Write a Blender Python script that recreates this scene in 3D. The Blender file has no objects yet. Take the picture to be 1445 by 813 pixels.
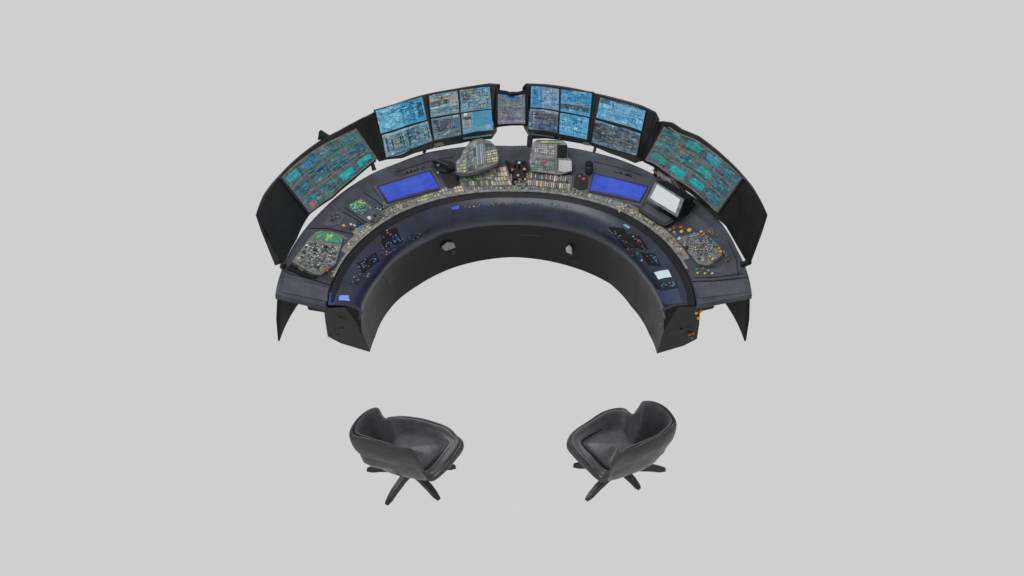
import bpy, math, random
from mathutils import Vector as V, noise as mnoise
R = math.radians
scn = bpy.context.scene
col = scn.collection
random.seed(7)

# ------------------------------------------------------------------ camera
D, EL, F, CZ, YC = 10.6, R(40), 2007.0, .4, -.3
CAM = V((0, -D*math.cos(EL), D*math.sin(EL)+CZ))
FW = V((0, math.cos(EL), -math.sin(EL))); UP = V((0, math.sin(EL), math.cos(EL)))
cam = bpy.data.cameras.new('camera'); camo = bpy.data.objects.new('camera', cam); col.objects.link(camo)
camo.location = CAM; camo.rotation_euler = (R(90)-EL, 0, 0)
cam.sensor_width = 36; cam.lens = 36*F/1445; cam.clip_end = 200
scn.camera = camo

def ray(px, py):            # direction seen at a measured point of the photograph
    return (FW + V((1,0,0))*((px-722.5)/F) - UP*((py-406.5)/F)).normalized()
def at_z(px, py, z):
    d = ray(px, py); t = (z-CAM.z)/d.z; return CAM + d*t
def at_plane(px, py, p0, n):
    d = ray(px, py); return CAM + d*((p0-CAM).dot(n)/d.dot(n))
def project(p):
    q = p-CAM; z = q.dot(FW); return 722.5+q.x/z*F, 406.5-q.dot(UP)/z*F

def punch(c, m, k=1.28): return tuple(m[i]+(c[i]-m[i])*k for i in range(3))
def lin(c):
    r = []
    for v in c[:3]:
        v = max(0, min(255, v))/255
        r.append(v/12.92 if v <= .04045 else ((v+.055)/1.055)**2.4)
    return r
def alb(c): return [min(.85, max(.004, (v-.022)/.80)) for v in lin(c)]

# ------------------------------------------------------------------ materials
def new_mat(name, base=(.1,.1,.1), rough=.5, spec=.5, metal=0, var=0., scale=8, bump=0., bscale=40, attr=None, emit=False, estr=1.0, tint=None, bdist=.01):
    m = bpy.data.materials.new(name); m.use_nodes = True
    nt = m.node_tree; b = nt.nodes['Principled BSDF']
    b.inputs['Roughness'].default_value = rough
    b.inputs['Specular IOR Level'].default_value = spec
    b.inputs['Metallic'].default_value = metal
    b.inputs['Base Color'].default_value = (*base, 1)
    tc = nt.nodes.new('ShaderNodeTexCoord')
    src = None
    if attr:
        a = nt.nodes.new('ShaderNodeAttribute'); a.attribute_name = 'col'; src = a.outputs['Color']
    if var and not emit:
        n = nt.nodes.new('ShaderNodeTexNoise'); n.inputs['Scale'].default_value = scale; n.inputs['Detail'].default_value = 8
        n.inputs['Roughness'].default_value = .65
        nt.links.new(tc.outputs['Object'], n.inputs['Vector'])
        cr = nt.nodes.new('ShaderNodeValToRGB'); cr.color_ramp.elements[0].position = .3; cr.color_ramp.elements[1].position = .72
        cr.color_ramp.elements[0].color = (1-var,)*3+(1,); cr.color_ramp.elements[1].color = tuple(1+var*(t if tint else 1) for t in (tint or (1,1,1)))+(1,)
        nt.links.new(n.outputs['Fac'], cr.inputs['Fac'])
        mx = nt.nodes.new('ShaderNodeMix'); mx.data_type = 'RGBA'; mx.blend_type = 'MULTIPLY'; mx.inputs[0].default_value = 1
        if src: nt.links.new(src, mx.inputs[6])
        else: mx.inputs[6].default_value = (*base, 1)
        nt.links.new(cr.outputs['Color'], mx.inputs[7]); src = mx.outputs[2]
        rr = nt.nodes.new('ShaderNodeMapRange'); rr.inputs['To Min'].default_value = max(.1, rough-.15); rr.inputs['To Max'].default_value = min(1, rough+.15)
        nt.links.new(n.outputs['Fac'], rr.inputs['Value']); nt.links.new(rr.outputs['Result'], b.inputs['Roughness'])
    if emit:
        b.inputs['Base Color'].default_value = (.01,.01,.01,1)
        if src: nt.links.new(src, b.inputs['Emission Color'])
        else: b.inputs['Emission Color'].default_value = (*base, 1)
        b.inputs['Emission Strength'].default_value = estr
    elif src: nt.links.new(src, b.inputs['Base Color'])
    if bump:
        n2 = nt.nodes.new('ShaderNodeTexNoise'); n2.inputs['Scale'].default_value = bscale; n2.inputs['Detail'].default_value = 5
        nt.links.new(tc.outputs['Object'], n2.inputs['Vector'])
        bp = nt.nodes.new('ShaderNodeBump'); bp.inputs['Strength'].default_value = bump; bp.inputs['Distance'].default_value = bdist
        nt.links.new(n2.outputs['Fac'], bp.inputs['Height']); nt.links.new(bp.outputs['Normal'], b.inputs['Normal'])
    return m
M = {}
M['black'] = new_mat('matte_black_plastic', (.010,.010,.010), .5, .32, var=.25, scale=6, bump=.15)
M['bezel'] = new_mat('dark_bezel', (.014,.015,.016), .45, .5, var=.35, scale=9, bump=.1)
M['slate'] = new_mat('slate_worktop', (.045,.048,.058), .5, .42, var=.6, scale=5, bump=.15, bscale=25, tint=(.8,.9,1.2))
M['slate2'] = new_mat('slate_pad', (.062,.064,.080), .55, .4, var=.25, scale=14, bump=.1)
M['edge'] = new_mat('worn_edge', (.19,.19,.18), .6, .4, var=.6, scale=24, bump=.2)
M['fascia'] = new_mat('navy_fascia', (.014,.018,.036), .3, .5, var=.6, scale=5, bump=.08, bscale=14, tint=(.8,.9,1.2))
M['skirt'] = new_mat('dull_black_skirt', (.010,.010,.011), .8, .12, var=.3, scale=5)
M['body'] = new_mat('black_console_shell', (.007,.007,.009), .40, .26, var=.35, scale=4, bump=.12, bscale=10)
M['paint'] = new_mat('painted_controls', (1,1,1), .5, .4, attr=True, var=.3, scale=60)
M['screen'] = new_mat('lit_screen', (0,0,0), .3, .25, attr=True, emit=True)
M['leather'] = new_mat('black_leather', (.026,.026,.027), .30, .6, var=.5, scale=5, bump=.4, bscale=7, bdist=.03)
M['leather_in'] = new_mat('grey_leather_cushion', (.058,.059,.066), .42, .5, var=.35, scale=6, bump=.4, bscale=7, bdist=.028)
M['leg'] = new_mat('black_metal_leg', (.012,.012,.013), .3, .5, var=.4, scale=20, bump=.1)
M['chrome'] = new_mat('worn_metal', (.35,.35,.34), .3, .5, metal=.8, var=.4, scale=30)
M['seam'] = new_mat('dark_seam', (.008,.008,.010), .7, .2)
M['pod'] = new_mat('grey_green_housing', (.17,.172,.168), .5, .45, var=.7, scale=28, bump=.25)
M['module'] = new_mat('worn_grey_module', (.13,.14,.142), .55, .4, var=.75, scale=42, bump=.3, tint=(1.1,1.05,.9))
M['card'] = new_mat('pale_card', (.42,.43,.44), .7, .3, var=.18, scale=30)

# ------------------------------------------------------------------ mesh builder
class MB:
    def __init__(s): s.v = []; s.f = []; s.c = []
    def add(s, vs, fs, c=None):
        o = len(s.v); s.v += [V(p) for p in vs]
        for f in fs: s.f.append([o+i for i in f]); s.c.append(c)
    def prism(s, base, top, c=None):
        n = len(base); vs = list(base)+list(top)
        fs = [list(range(n))[::-1], list(range(n, 2*n))]+[[i, (i+1) % n, n+(i+1) % n, n+i] for i in range(n)]
        s.add(vs, fs, c)
    def box(s, c0, ax, ay, az, col_=None):      # centre and half-axes
        base = [c0-az+ax*i+ay*j for i, j in ((-1,-1),(1,-1),(1,1),(-1,1))]
        s.prism(base, [p+az*2 for p in base], col_)
    def loft(s, rows, closed=True, cap=True, c=None):
        n = len(rows[0]); m = len(rows); vs = [p for r in rows for p in r]; fs = []
        for i in range(m-1):
            for j in range(n if closed else n-1):
                k = (j+1) % n; fs.append([i*n+j, i*n+k, (i+1)*n+k, (i+1)*n+j])
        if cap: fs.append(list(range(n))[::-1]); fs.append([(m-1)*n+j for j in range(n)])
        s.add(vs, fs, c)
    def cyl(s, p, axis, r0, r1, h, n=16, c=None):
        a = axis.normalized(); u = a.orthogonal().normalized(); w = a.cross(u)
        ring = lambda q, r: [q+(u*math.cos(t)+w*math.sin(t))*r for t in [2*math.pi*i/n for i in range(n)]]
        s.prism(ring(p, r0), ring(p+a*h, r1), c)
    def dome(s, p, axis, r, h, n=14, c=None):
        a = axis.normalized(); u = a.orthogonal().normalized(); w = a.cross(u); rows = []
        for k in range(5):
            t = k/5*math.pi/2
            rows.append([p+a*h*math.sin(t)+(u*math.cos(x)+w*math.sin(x))*r*math.cos(t) for x in [2*math.pi*i/n for i in range(n)]])
        s.loft(rows, c=c)
    def build(s, name, mat, parent=None, smooth=False, bevel=0, subsurf=0):
        root = parent
        while root is not None and root.parent is not None: root = root.parent
        off = root['_loc'] if root is not None and '_loc' in root else (0,0,0)
        off = V(off)
        me = bpy.data.meshes.new(name); me.from_pydata([tuple(p-off) for p in s.v], [], s.f)
        me.materials.append(mat)
        if any(c is not None for c in s.c):
            a = me.color_attributes.new('col', 'FLOAT_COLOR', 'CORNER'); k = 0; buf = []
            for f, c in zip(s.f, s.c):
                c = c or (.03,.03,.03)
                for _ in f: buf += [c[0], c[1], c[2], 1]
            a.data.foreach_set('color', buf)
        me.update()
        import bmesh
        bm = bmesh.new(); bm.from_mesh(me); bmesh.ops.recalc_face_normals(bm, faces=bm.faces); bm.to_mesh(me); bm.free()
        o = bpy.data.objects.new(name, me); col.objects.link(o)
        if parent is not None: o.parent = parent
        if smooth:
            for p in me.polygons: p.use_smooth = True
            if smooth != True: me.set_sharp_from_angle(angle=R(smooth))
        if bevel:
            b = o.modifiers.new('bevel', 'BEVEL'); b.width = bevel; b.segments = 2; b.limit_method = 'ANGLE'; b.angle_limit = R(35)
        if subsurf:
            b = o.modifiers.new('sub', 'SUBSURF'); b.levels = subsurf; b.render_levels = subsurf
        return o
def thing(name, label, cat, loc, group=None):
    o = bpy.data.objects.new(name, None); col.objects.link(o); o.location = loc; o['_loc'] = tuple(loc)
    o['label'] = label; o['category'] = cat; o.empty_display_size = .1
    if group: o['group'] = group
    return o

def tab(t, x):
    t = sorted(t)
    if x <= t[0][0]: return t[0][1]
    for (a, b), (c, d) in zip(t, t[1:]):
        if x <= c:
            return b+(d-b)*(x-a)/(c-a)
    return t[-1][1]
def pol(th, r, z): return V((r*math.cos(R(th)), YC+r*math.sin(R(th)), z))

# ------------------------------------------------------------------ surfaces (angle, s) -> point, and their inverse
class Surf:
    def __init__(s, f, lo, hi): s.f = f; s.lo = lo; s.hi = hi
    def frame(s, th, q, h=0):
        p = s.f(th, q); a = (s.f(th+.3, q)-p).normalized(); b = (s.f(th, q+.02)-p).normalized()
        n = a.cross(b).normalized()
        if n.dot(CAM-p) < 0: n = -n
        return p+n*h, a, b, n
    def inv(s, px, py, h=0):
        best = None
        for i in range(41):
            for j in range(7):
                th = s.lo+(s.hi-s.lo)*i/40; q = j/6
                x, y = project(s.f(th, q)); e = (x-px)**2+(y-py)**2
                if best is None or e < best[0]: best = (e, th, q)
        _, th, q = best
        for _ in range(12):
            x, y = project(s.frame(th, q, h)[0]); x1, y1 = project(s.frame(th+.05, q, h)[0]); x2, y2 = project(s.frame(th, q+.005, h)[0])
            a, b, c, d = (x1-x)/.05, (x2-x)/.005, (y1-y)/.05, (y2-y)/.005
            det = a*d-b*c
            if abs(det) < 1e-9: break
            ex, ey = px-x, py-y
            th += (d*ex-b*ey)/det; q += (-c*ex+a*ey)/det
        return th, q
    def at(s, px, py, h=0):
        th, q = s.inv(px, py, h); return s.frame(th, q, h)
ROUT = [(-6.2,1.70),(11.6,1.682),(29.4,1.712),(40,1.705),(49.7,1.696),(61,1.712),(75,1.713),(90,1.670),(104,1.705),(113.7,1.72),(122.5,1.695),(130.3,1.694),(142,1.672),(152,1.652),(165,1.65),(174.5,1.657),(186.3,1.678)]
RIN = [(-5.3,1.323),(14,1.306),(31,1.301),(48,1.294),(64.7,1.264),(90,1.237),(116,1.272),(133,1.292),(147,1.294),(160,1.303),(173,1.312),(186,1.333)]
ZO, ZI = .75, .60
def f_desk(th, s): return pol(th, tab(ROUT, th)*(1-s)+tab(RIN, th)*s, ZO*(1-s)+ZI*s)
desk = Surf(f_desk, -6, 186)
RC = [(0,1.10),(23,1.075),(43,1.10),(61,1.125),(90,1.10),(116,1.125),(137,1.10),(157,1.075),(180,1.10)]
def f_fas(th, s):            # fascia: inner desk edge -> crease, gently rounded
    th0 = 90+(th-90)*(1-s*.045)
    r = (tab(RIN, th0)-.012)*(1-s)+tab(RC, th0)*s  - .014*math.sin(math.pi*s)
    z = .585*(1-s)+.45*s + .020*math.sin(math.pi*s)
    return pol(th0, r, z)
fas = Surf(f_fas, -6, 186)
RF = [(0,1.085),(13,1.066),(31,1.078),(47,1.136),(67,1.147),(90,1.165),(114,1.133),(132,1.098),(145,1.09),(169,1.056),(180,1.065)]
def f_wall(th, s):
    r = tab(RC, th)*(1-s)+tab(RF, th)*s + .03*math.sin(math.pi*s)
    return pol(th, r, .445*(1-s))
wall = Surf(f_wall, 1, 179)
class Plane:
    def __init__(s, p0, n, u): s.p0 = p0; s.n = n.normalized(); s.u = (u-s.n*u.dot(s.n)).normalized(); s.w = s.n.cross(s.u)
    def at(s, px, py, h=0):
        p = at_plane(px, py, s.p0+s.n*h, s.n); return p, s.u, s.w, s.n

def poly_plate(mb, surf, pts, h0, h1, c=None, grow=0):
    base = [surf.at(x, y, h1) for x, y in pts]
    top = [b[0] for b in base]
    mb.prism([b[0]-b[3]*(h1-h0) for b in base], top, c)
def lerp2(a, b, t): return (a[0]+(b[0]-a[0])*t, a[1]+(b[1]-a[1])*t)
def quad_pt(q, u, v):       # q = top-left, top-right, bottom-right, bottom-left pixels
    return lerp2(lerp2(q[0], q[1], u), lerp2(q[3], q[2], u), v)
def jit(c, a=14):
    k = random.uniform(-a, a); return tuple(x+k+random.uniform(-a, a)*.4 for x in c)
def keys(mb, surf, q, nx, ny, pal, fill=.9, h=.004, hk=.008, gap=.78, emit=False, size=None):
    """a field of small raised keys laid over the quad q of the surface"""
    C = [surf.at(*p, h)[0] for p in q]
    cen = surf.at(*quad_pt(q, .5, .5), h); n = cen[3]
    P = lambda u, v: C[0].lerp(C[1], u).lerp(C[3].lerp(C[2], u), v)
    for j in range(ny):
        for i in range(nx):
            if random.random() > fill: continue
            g = (1-gap)/2*random.uniform(.5, 1.5)
            u0, u1, v0, v1 = (i+g)/nx, (i+1-g)/nx, (j+g)/ny, (j+1-g)/ny
            b = [P(u0, v0), P(u1, v0), P(u1, v1), P(u0, v1)]
            cc = jit(random.choice(pal)); cc = lin(cc) if emit else alb(cc)
            hh = hk*random.uniform(.6, 1.2)
            mb.prism([p-n*.008 for p in b], [p+n*hh for p in b], cc)
def quad_plate(mb, surf, q, h0, h1, c=None, nx=6, ny=3):
    """plate that follows the surface"""
    rows = []
    for i in range(nx+1):
        fr = [surf.at(*quad_pt(q, i/nx, j/ny), h1) for j in range(ny+1)]
        rows.append([f[0] for f in fr]+[f[0]-f[3]*(h1-h0) for f in fr[::-1]])
    mb.loft(rows, c=c)

# ------------------------------------------------------------------ pictures on screens, as a fine grid of lit cells
class Canvas:
    def __init__(s, w, h, base, seed, var=16):
        s.w, s.h = w, h; s.r = random.Random(seed)
        s.d = [[None]*w for _ in range(h)]
        for y in range(h):
            for x in range(w):
                k = mnoise.noise(V((x*.13+seed, y*.2, seed*.7)))*var+s.r.uniform(-var, var)*.4
                s.d[y][x] = tuple(c+k for c in base)
    def rect(s, x0, y0, x1, y1, c, a=1., v=8):
        for y in range(max(0, int(y0*s.h)), min(s.h, max(int(y0*s.h)+1, int(y1*s.h)))):
            for x in range(max(0, int(x0*s.w)), min(s.w, max(int(x0*s.w)+1, int(x1*s.w)))):
                k = s.r.uniform(-v, v); o = s.d[y][x]
                s.d[y][x] = tuple(o[i]*(1-a)+(c[i]+k)*a for i in range(3))
    def text(s, x0, y0, x1, y1, pal, dens=.6, a=.8, rows=None):
        ya, yb = int(y0*s.h), int(y1*s.h)
        for y in range(ya, yb, 2):
            x = int(x0*s.w)
            while x < int(x1*s.w):
                l = s.r.randint(1, 5); c = s.r.choice(pal)
                if s.r.random() < dens:
                    for k in range(x, min(x+l, int(x1*s.w))):
                        o = s.d[y][k]; s.d[y][k] = tuple(o[i]*(1-a)+c[i]*a for i in range(3))
                x += l+s.r.randint(1, 2)
    def cols(s, x0, y0, x1, y1, pal, dens=.6, a=.7, lw=(1,2)):
        x = int(x0*s.w)
        while x < int(x1*s.w):
            l = s.r.randint(*lw)
            if s.r.random() < dens:
                c = s.r.choice(pal); ya = y0+(y1-y0)*s.r.uniform(0, .4); yb = y1-(y1-y0)*s.r.uniform(0, .35)
                for y in range(int(ya*s.h), int(yb*s.h)):
                    for k in range(x, min(x+l, s.w)):
                        o = s.d[y][k]; s.d[y][k] = tuple(o[i]*(1-a)+c[i]*a for i in range(3))
            x += l+s.r.randint(1, 2)
    def busy(s, n, amp=26, x0=0, y0=0, x1=1, y1=1):
        for _ in range(n):
            w, h = s.r.choice([(s.r.randint(2, 7), 1), (1, s.r.randint(2, 6)), (s.r.randint(1, 3), s.r.randint(1, 2)), (s.r.randint(4, 9), 1)])
            x = s.r.randint(int(x0*s.w), max(int(x0*s.w), int(x1*s.w)-w-1)); y = s.r.randint(int(y0*s.h), max(int(y0*s.h), int(y1*s.h)-h-1))
            k = s.r.choice([-1, -1, 1])*s.r.uniform(.4, 1.2)*amp; t = s.r.uniform(-8, 8)
            for j in range(y, min(s.h, y+h)):
                for i in range(x, min(s.w, x+w)):
                    o = s.d[j][i]; s.d[j][i] = (o[0]+k+t, o[1]+k, o[2]+k*.9-t)
    def blocks(s, x0, y0, x1, y1, pal, n, sz=(.04,.16), a=.7):
        for _ in range(n):
            w, h = s.r.uniform(*sz), s.r.uniform(*sz)*.8; x = s.r.uniform(x0, max(x0, x1-w)); y = s.r.uniform(y0, max(y0, y1-h))
            s.rect(x, y, x+w, y+h, s.r.choice(pal), a)
def screen_mesh(surf, uvq, cv, h, P=None):
    mb = MB(); w, hh = cv.w, cv.h
    allc = [c for r in cv.d for c in r]; mean = tuple(sum(c[i] for c in allc)/len(allc) for i in range(3))
    g = [[P(i/w, j/hh) for i in range(w+1)] for j in range(hh+1)]
    vs = [p for r in g for p in r]; o = 0
    mb.v = vs
    for j in range(hh):
        for i in range(w):
            mb.f.append([j*(w+1)+i, j*(w+1)+i+1, (j+1)*(w+1)+i+1, (j+1)*(w+1)+i]); mb.c.append(lin(punch(cv.d[j][i], mean, 1.0)))
    # give the screen real thickness: rim and back behind the lit face
    n = (vs[w]-vs[0]).cross(vs[-1]-vs[w]).normalized()
    if n.dot(CAM-vs[0]) < 0: n = -n
    per = list(range(w+1))+[j*(w+1)+w for j in range(1, hh+1)]+[hh*(w+1)+i for i in range(w-1, -1, -1)]+[j*(w+1) for j in range(hh-1, 0, -1)]
    o = len(vs); mb.v = vs+[vs[k]-n*.014 for k in per]
    m = len(per)
    for k in range(m): mb.f.append([per[k], per[(k+1) % m], o+(k+1) % m, o+k]); mb.c.append((.02,.02,.02))
    return mb
def screen_on(surf, q, cv, h, parent, name='screen', label=None):
    uv = [surf.inv(x, y, h) for x, y in q]
    def P(u, v):
        a = lerp2(lerp2(uv[0], uv[1], u), lerp2(uv[3], uv[2], u), v); return surf.frame(a[0], a[1], h)[0]
    o = screen_mesh(surf, None, cv, h, P).build(name, M['screen'], parent)
    if label: o['label'] = label
    return o
def screen_plane(pl, q, cv, h, parent, name='screen', label=None):
    C = [pl.at(x, y, h)[0] for x, y in q]
    P = lambda u, v: C[0].lerp(C[1], u).lerp(C[3].lerp(C[2], u), v)
    o = screen_mesh(None, None, cv, h, P).build(name, M['screen'], parent)
    if label: o['label'] = label
    return o

# ================================================================== DISPLAYS
def ztab(pts, z):           # measured edge points -> radius by angle at height z
    t = []
    for x, y in pts:
        p = at_z(x, y, z); t.append((math.degrees(math.atan2(p.y-YC, p.x)) % 360, math.hypot(p.x, p.y-YC)))
    t = [((a-360 if a > 300 else a), b) for a, b in t]
    return sorted(t)
def display(label, top, bot, zt=1.2, zb=.78, thick=.07, taper=None, n=36, group='displays in the curved screen wall', mat='bezel'):
    T, B = ztab(top, zt), ztab(bot, zb)
    def f(t, s):            # t in 0..100 across (left to right as seen), s 0 top .. 1 bottom
        a, b = T[-1][0]+(T[0][0]-T[-1][0])*t/100, B[-1][0]+(B[0][0]-B[-1][0])*t/100
        p, q = pol(a, tab(T, a), zt), pol(b, tab(B, b), zb)
        return p.lerp(q, s)
    S = Surf(f, 0, 100)
    mid = f(50, 1); root = thing('wall_display', label, 'display', (mid.x, mid.y, zb), group)
    mb = MB(); rows = []
    ts = sorted(set([100*i/n for i in range(n+1)]+[100*(T[-1][0]-a)/(T[-1][0]-T[0][0]) for a, _ in T]))
    for t in ts:
        fr = [S.frame(max(0, min(99.6, t)), s) for s in (0, .33, .66, .97)]
        P = [f(t, s) for s in (0, .33, .66, 1)]
        bk = V((math.cos(R(90)), 0, 0)); c = P[0]-V((0, YC, 0)); c.z = 0; c.normalize()
        th_ = thick
        if taper is not None: th_ = thick*min(1, .12+abs(t-taper)/28)
        rows.append(P+[P[3]+c*th_*.9+V((0,0,.03)), P[1]+c*th_*1.1, P[0]+c*th_*.28-V((0,0,.008))])
    mb.loft(rows); mb.build('frame', M[mat], root, bevel=.006)
    return root, S
def bezel(S, q, root, w=2.0, h=.012, mat='bezel', name='bezel'):
    """raised border round a screen quad"""
    cx = sum(p[0] for p in q)/4; cy = sum(p[1] for p in q)/4
    o = [(x+(w if x > cx else -w), y+(w*.8 if y > cy else -w*.8)) for x, y in q]
    mb = MB()
    for k in range(4):
        a, b, c, d = o[k], o[(k+1) % 4], q[(k+1) % 4], q[k]
        quad_plate(mb, S, [a, b, c, d], -.004, h, nx=8, ny=1)
    return mb.build(name, M[mat], root)

TEAL = [(60,150,150),(40,120,130),(70,110,125),(50,95,105),(85,140,140),(35,75,85)]
def green_canvas(seed, nc, nr, hot):
    cv = Canvas(nc*15, nr*13, (72,92,98), seed, 14); r = random.Random(seed)
    xs = [i/nc for i in range(nc+1)]
    for i in range(nc):
        for j in range(nr):
            x0, x1, y0, y1 = (i+.10)/nc, (i+.90)/nc, (j+.12)/nr, (j+.88)/nr
            base = r.choice([(62,104,114),(52,92,104),(66,112,116),(58,98,100)])
            cv.rect(x0, y0, x1, y1, base, .85, 10)
            cv.text(x0, y0, x1, y1, TEAL+[(50,140,140),(96,132,136)], .6, .6)
            cv.blocks(x0, y0, x1, y1, TEAL+[(44,66,78),(70,90,120)], 4, (.02,.08), .6)
            if (i, j) in hot: cv.rect(*[x0+(x1-x0)*.12, y0+(y1-y0)*.15, x0+(x1-x0)*.9, y0+(y1-y0)*.8], hot[(i, j)], .9, 7); cv.cols(x0, y0, x1, y1, [(50,120,125)], .4, .35)
            for _ in range(3):
                a, b = r.uniform(x0, x1-.01), r.uniform(y0, y1-.01); cv.rect(a, b, a+.008, b+.012, r.choice([(130,160,156),(60,160,150),(70,120,160)]), .7)
    cv.busy(380, 15)
    for i in range(0, nc+1):
        cv.rect(i/nc-.012, 0, i/nc+.012, 1, (92,84,80), .8)
        for _ in range(10): b = r.random(); cv.rect(i/nc-.006, b, i/nc+.006, b+.03, (126,106,86), .4)
    for j in range(0, nr+1):
        cv.rect(0, j/nr-.012, 1, j/nr+.012, (120,100,86), .8, 14)
        for _ in range(14): b = r.random(); cv.rect(b, j/nr-.012, b+.02, j/nr+.012, r.choice([(160,116,70),(134,114,106),(96,96,92)]), .55)
    return cv

# --- left wing
d, S = display('far left display with three rows of teal panels and a red patch', [(361,303),(373,275),(398,245),(430,215),(455,197),(480,184),(500,173),(515,165),(521,166)],
    [(388,375),(401,374),(419,338),(437,303),(470,280),(498,256),(521,236),(531,228)], thick=.06, taper=0)
cv = green_canvas(11, 4, 3, {(0,0):(46,150,160), (2,2):(40,160,160), (3,2):(45,165,155), (1,0):(56,110,150)})
cv.rect(.07,.86,.12,.97,(180,92,74),.9)
q = [(397,250),(503,181),(533,224),(437,301)]
def inset_screen(S, q, cv, root, w=2., h=.010, label=None):
    screen_on(S, q, cv, h, root, label=label); bezel(S, q, root, w, h+.006)
screen_on(S, q, cv, .012, d); bezel(S, q, d, 2.2, .016)
mb = MB(); quad_plate(mb, S, [(364,303),(394,252),(434,301),(399,368)], 0, .006); mb.build('blank_side_panel', M['black'], d)
mb = MB(); p = at_z(457,193,1.21); mb.prism([p+V(v) for v in ((-.05,0,-.03),(.05,.02,-.03),(.05,.05,-.03),(-.04,.05,-.03))], [p+V(v) for v in ((-.035,.02,.035),(-.025,.025,.032),(-.02,.045,.03),(-.03,.045,.03))]); mb.build('corner_tab', M['black'], d)
mb = MB(); a = S.frame(97, .98)[0]; b = at_z(528,240,.755); mb.cyl(b, a-b, .018, .014, (a-b).length, 8)
mb.build('support_bracket', M['black'], d); mb = MB()
a = S.frame(1.5, .98)[0]; b = at_z(399,377,.745); mb.cyl(b, a-b, .024, .02, (a-b).length+.01, 8); mb.build('support_bracket', M['black'], d)

# --- left two-screen
d, S = display('display with a bright cyan screen stacked over a teal grey one', [(513,167),(530,158),(560,146),(602,133)],
    [(535,229),(545,226),(568,224),(585,217),(613,210)])
q1 = [(530,156.5),(596,137),(602.5,169),(537.5,189)]; q2 = [(539,191),(603.5,171),(610.5,199),(545,223)]
c1 = Canvas(56, 32, (92,158,184), 3, 16)
c1.rect(.5,0,1,1,(52,128,170),.75); c1.text(.02,.05,.5,.95,[(150,195,205),(70,130,160),(120,180,200)],.7,.7); c1.cols(.52,.1,1,.9,[(24,70,110),(90,190,215),(40,110,160)],.7,.7)
c1.blocks(.55,.05,1,.9,[(30,60,90),(60,180,215),(20,55,85)],12,(.03,.12)); c1.rect(.86,.2,.97,.8,(34,66,92),.8); c1.rect(0,0,1,.05,(110,170,190),.9); c1.blocks(.1,.2,.45,.8,[(80,120,130),(160,200,205)],8,(.03,.1),.6)
c2 = Canvas(56, 32, (98,130,140), 4, 16)
c2.rect(0,.02,1,.1,(130,165,180),.8); c2.cols(.03,.14,.98,.9,[(38,52,62),(60,78,84),(140,130,95),(50,90,110),(150,175,180)],.8,.75); c2.rect(.55,.15,.7,.6,(46,72,100),.6)
c2.blocks(.1,.3,.95,.95,[(150,140,90),(160,180,180),(40,55,60),(80,150,160)],16,(.015,.06)); c2.rect(0,.92,1,1,(90,125,150),.8)
c1.busy(260, 34); c2.busy(300, 32)
screen_on(S, q1, c1, .010, d, label='bright cyan upper screen'); screen_on(S, q2, c2, .010, d, label='teal grey lower screen with dark columns')
bezel(S, q1, d, 1.0, .014); bezel(S, q2, d, 1.0, .014)
mb = MB(); quad_plate(mb, S, [(516,172),(526.5,159),(541.5,223),(538,226)], 0, .005, nx=3); mb.build('blank_side_panel', M['black'], d)
mb = MB(); a = S.frame(86, 1)[0]+V((0,.04,.02)); b = at_z(598,216,.74); mb.cyl(b, a-b, .012, .012, (a-b).length, 8); mb.build('support_bracket', M['black'], d)

# --- left four-screen
d, S = display('four screen display left of the small centre screen, one pane flat blue', [(602,133),(640,126),(670,121),(690,118),(706,119)],
    [(613,210),(650,203),(672,198),(694,197),(701,187)])
Q = [[(605.5,135),(645.5,128),(648,159),(608,166)],[(648.5,127.5),(691,122.5),(693.5,154),(650.5,159)],
     [(608.5,168.5),(648.5,161.5),(651,190.5),(613,198.5)],[(651,161),(694,155.5),(695,184),(653.5,190)]]
a_ = Canvas(38,27,(104,132,140),21,14); a_.rect(0,.22,1,.3,(170,140,105),.7); a_.rect(.05,.32,.65,.55,(62,84,82),.7); a_.cols(.05,.3,.98,.6,[(50,62,58),(130,150,140),(170,160,120)],.7,.6); a_.text(0,.6,1,.95,[(80,140,165),(150,175,180),(70,95,110)],.7,.7); a_.text(0,0,1,.2,[(150,175,185),(80,120,140)],.6,.7); a_.rect(0,.58,1,.64,(150,180,185),.7)
b_ = Canvas(38,27,(96,130,142),22,14); b_.rect(.03,.03,.6,.2,(70,92,92),.7); b_.rect(.1,.2,.35,.5,(50,76,74),.7); b_.text(.03,.03,.95,.6,[(50,72,70),(140,160,150),(70,130,160),(190,170,110)],.6,.75); b_.blocks(.05,.5,.95,.95,[(160,160,120),(70,140,170),(205,160,155),(130,165,180),(60,90,110)],18,(.03,.1)); b_.rect(.6,0,1,.12,(90,140,185),.6)
c_ = Canvas(38,27,(88,104,116),23,12); c_.rect(.08,.15,.75,.62,(66,76,86),.8); c_.cols(.08,.15,.75,.62,[(50,58,66),(110,120,128)],.8,.6); c_.rect(.78,0,.97,.14,(190,195,195),.8); c_.rect(.8,.2,.97,.6,(52,98,118),.8); c_.text(.03,.68,.97,.95,[(80,150,180),(170,185,185),(140,140,120),(60,90,110)],.8,.7); c_.rect(0,0,.75,.1,(120,150,165),.6); c_.rect(.42,.75,.5,.84,(180,145,90),.6)
d_ = Canvas(38,27,(66,132,164),24,6); d_.rect(0,0,.38,.72,(120,138,142),.9); d_.rect(.03,.2,.34,.36,(44,54,60),.8); d_.cols(.03,.15,.35,.7,[(44,54,60),(160,165,160)],.6,.7); d_.rect(.1,.03,.2,.12,(220,225,220),.8); d_.text(.03,.5,.35,.72,[(190,175,120),(80,90,95)],.6,.7); d_.rect(0,.76,1,.98,(104,140,160),.85); d_.text(0,.78,1,.96,[(150,170,180),(80,120,150)],.6,.6); d_.rect(.8,.72,.97,.95,(140,165,190),.7)
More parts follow.
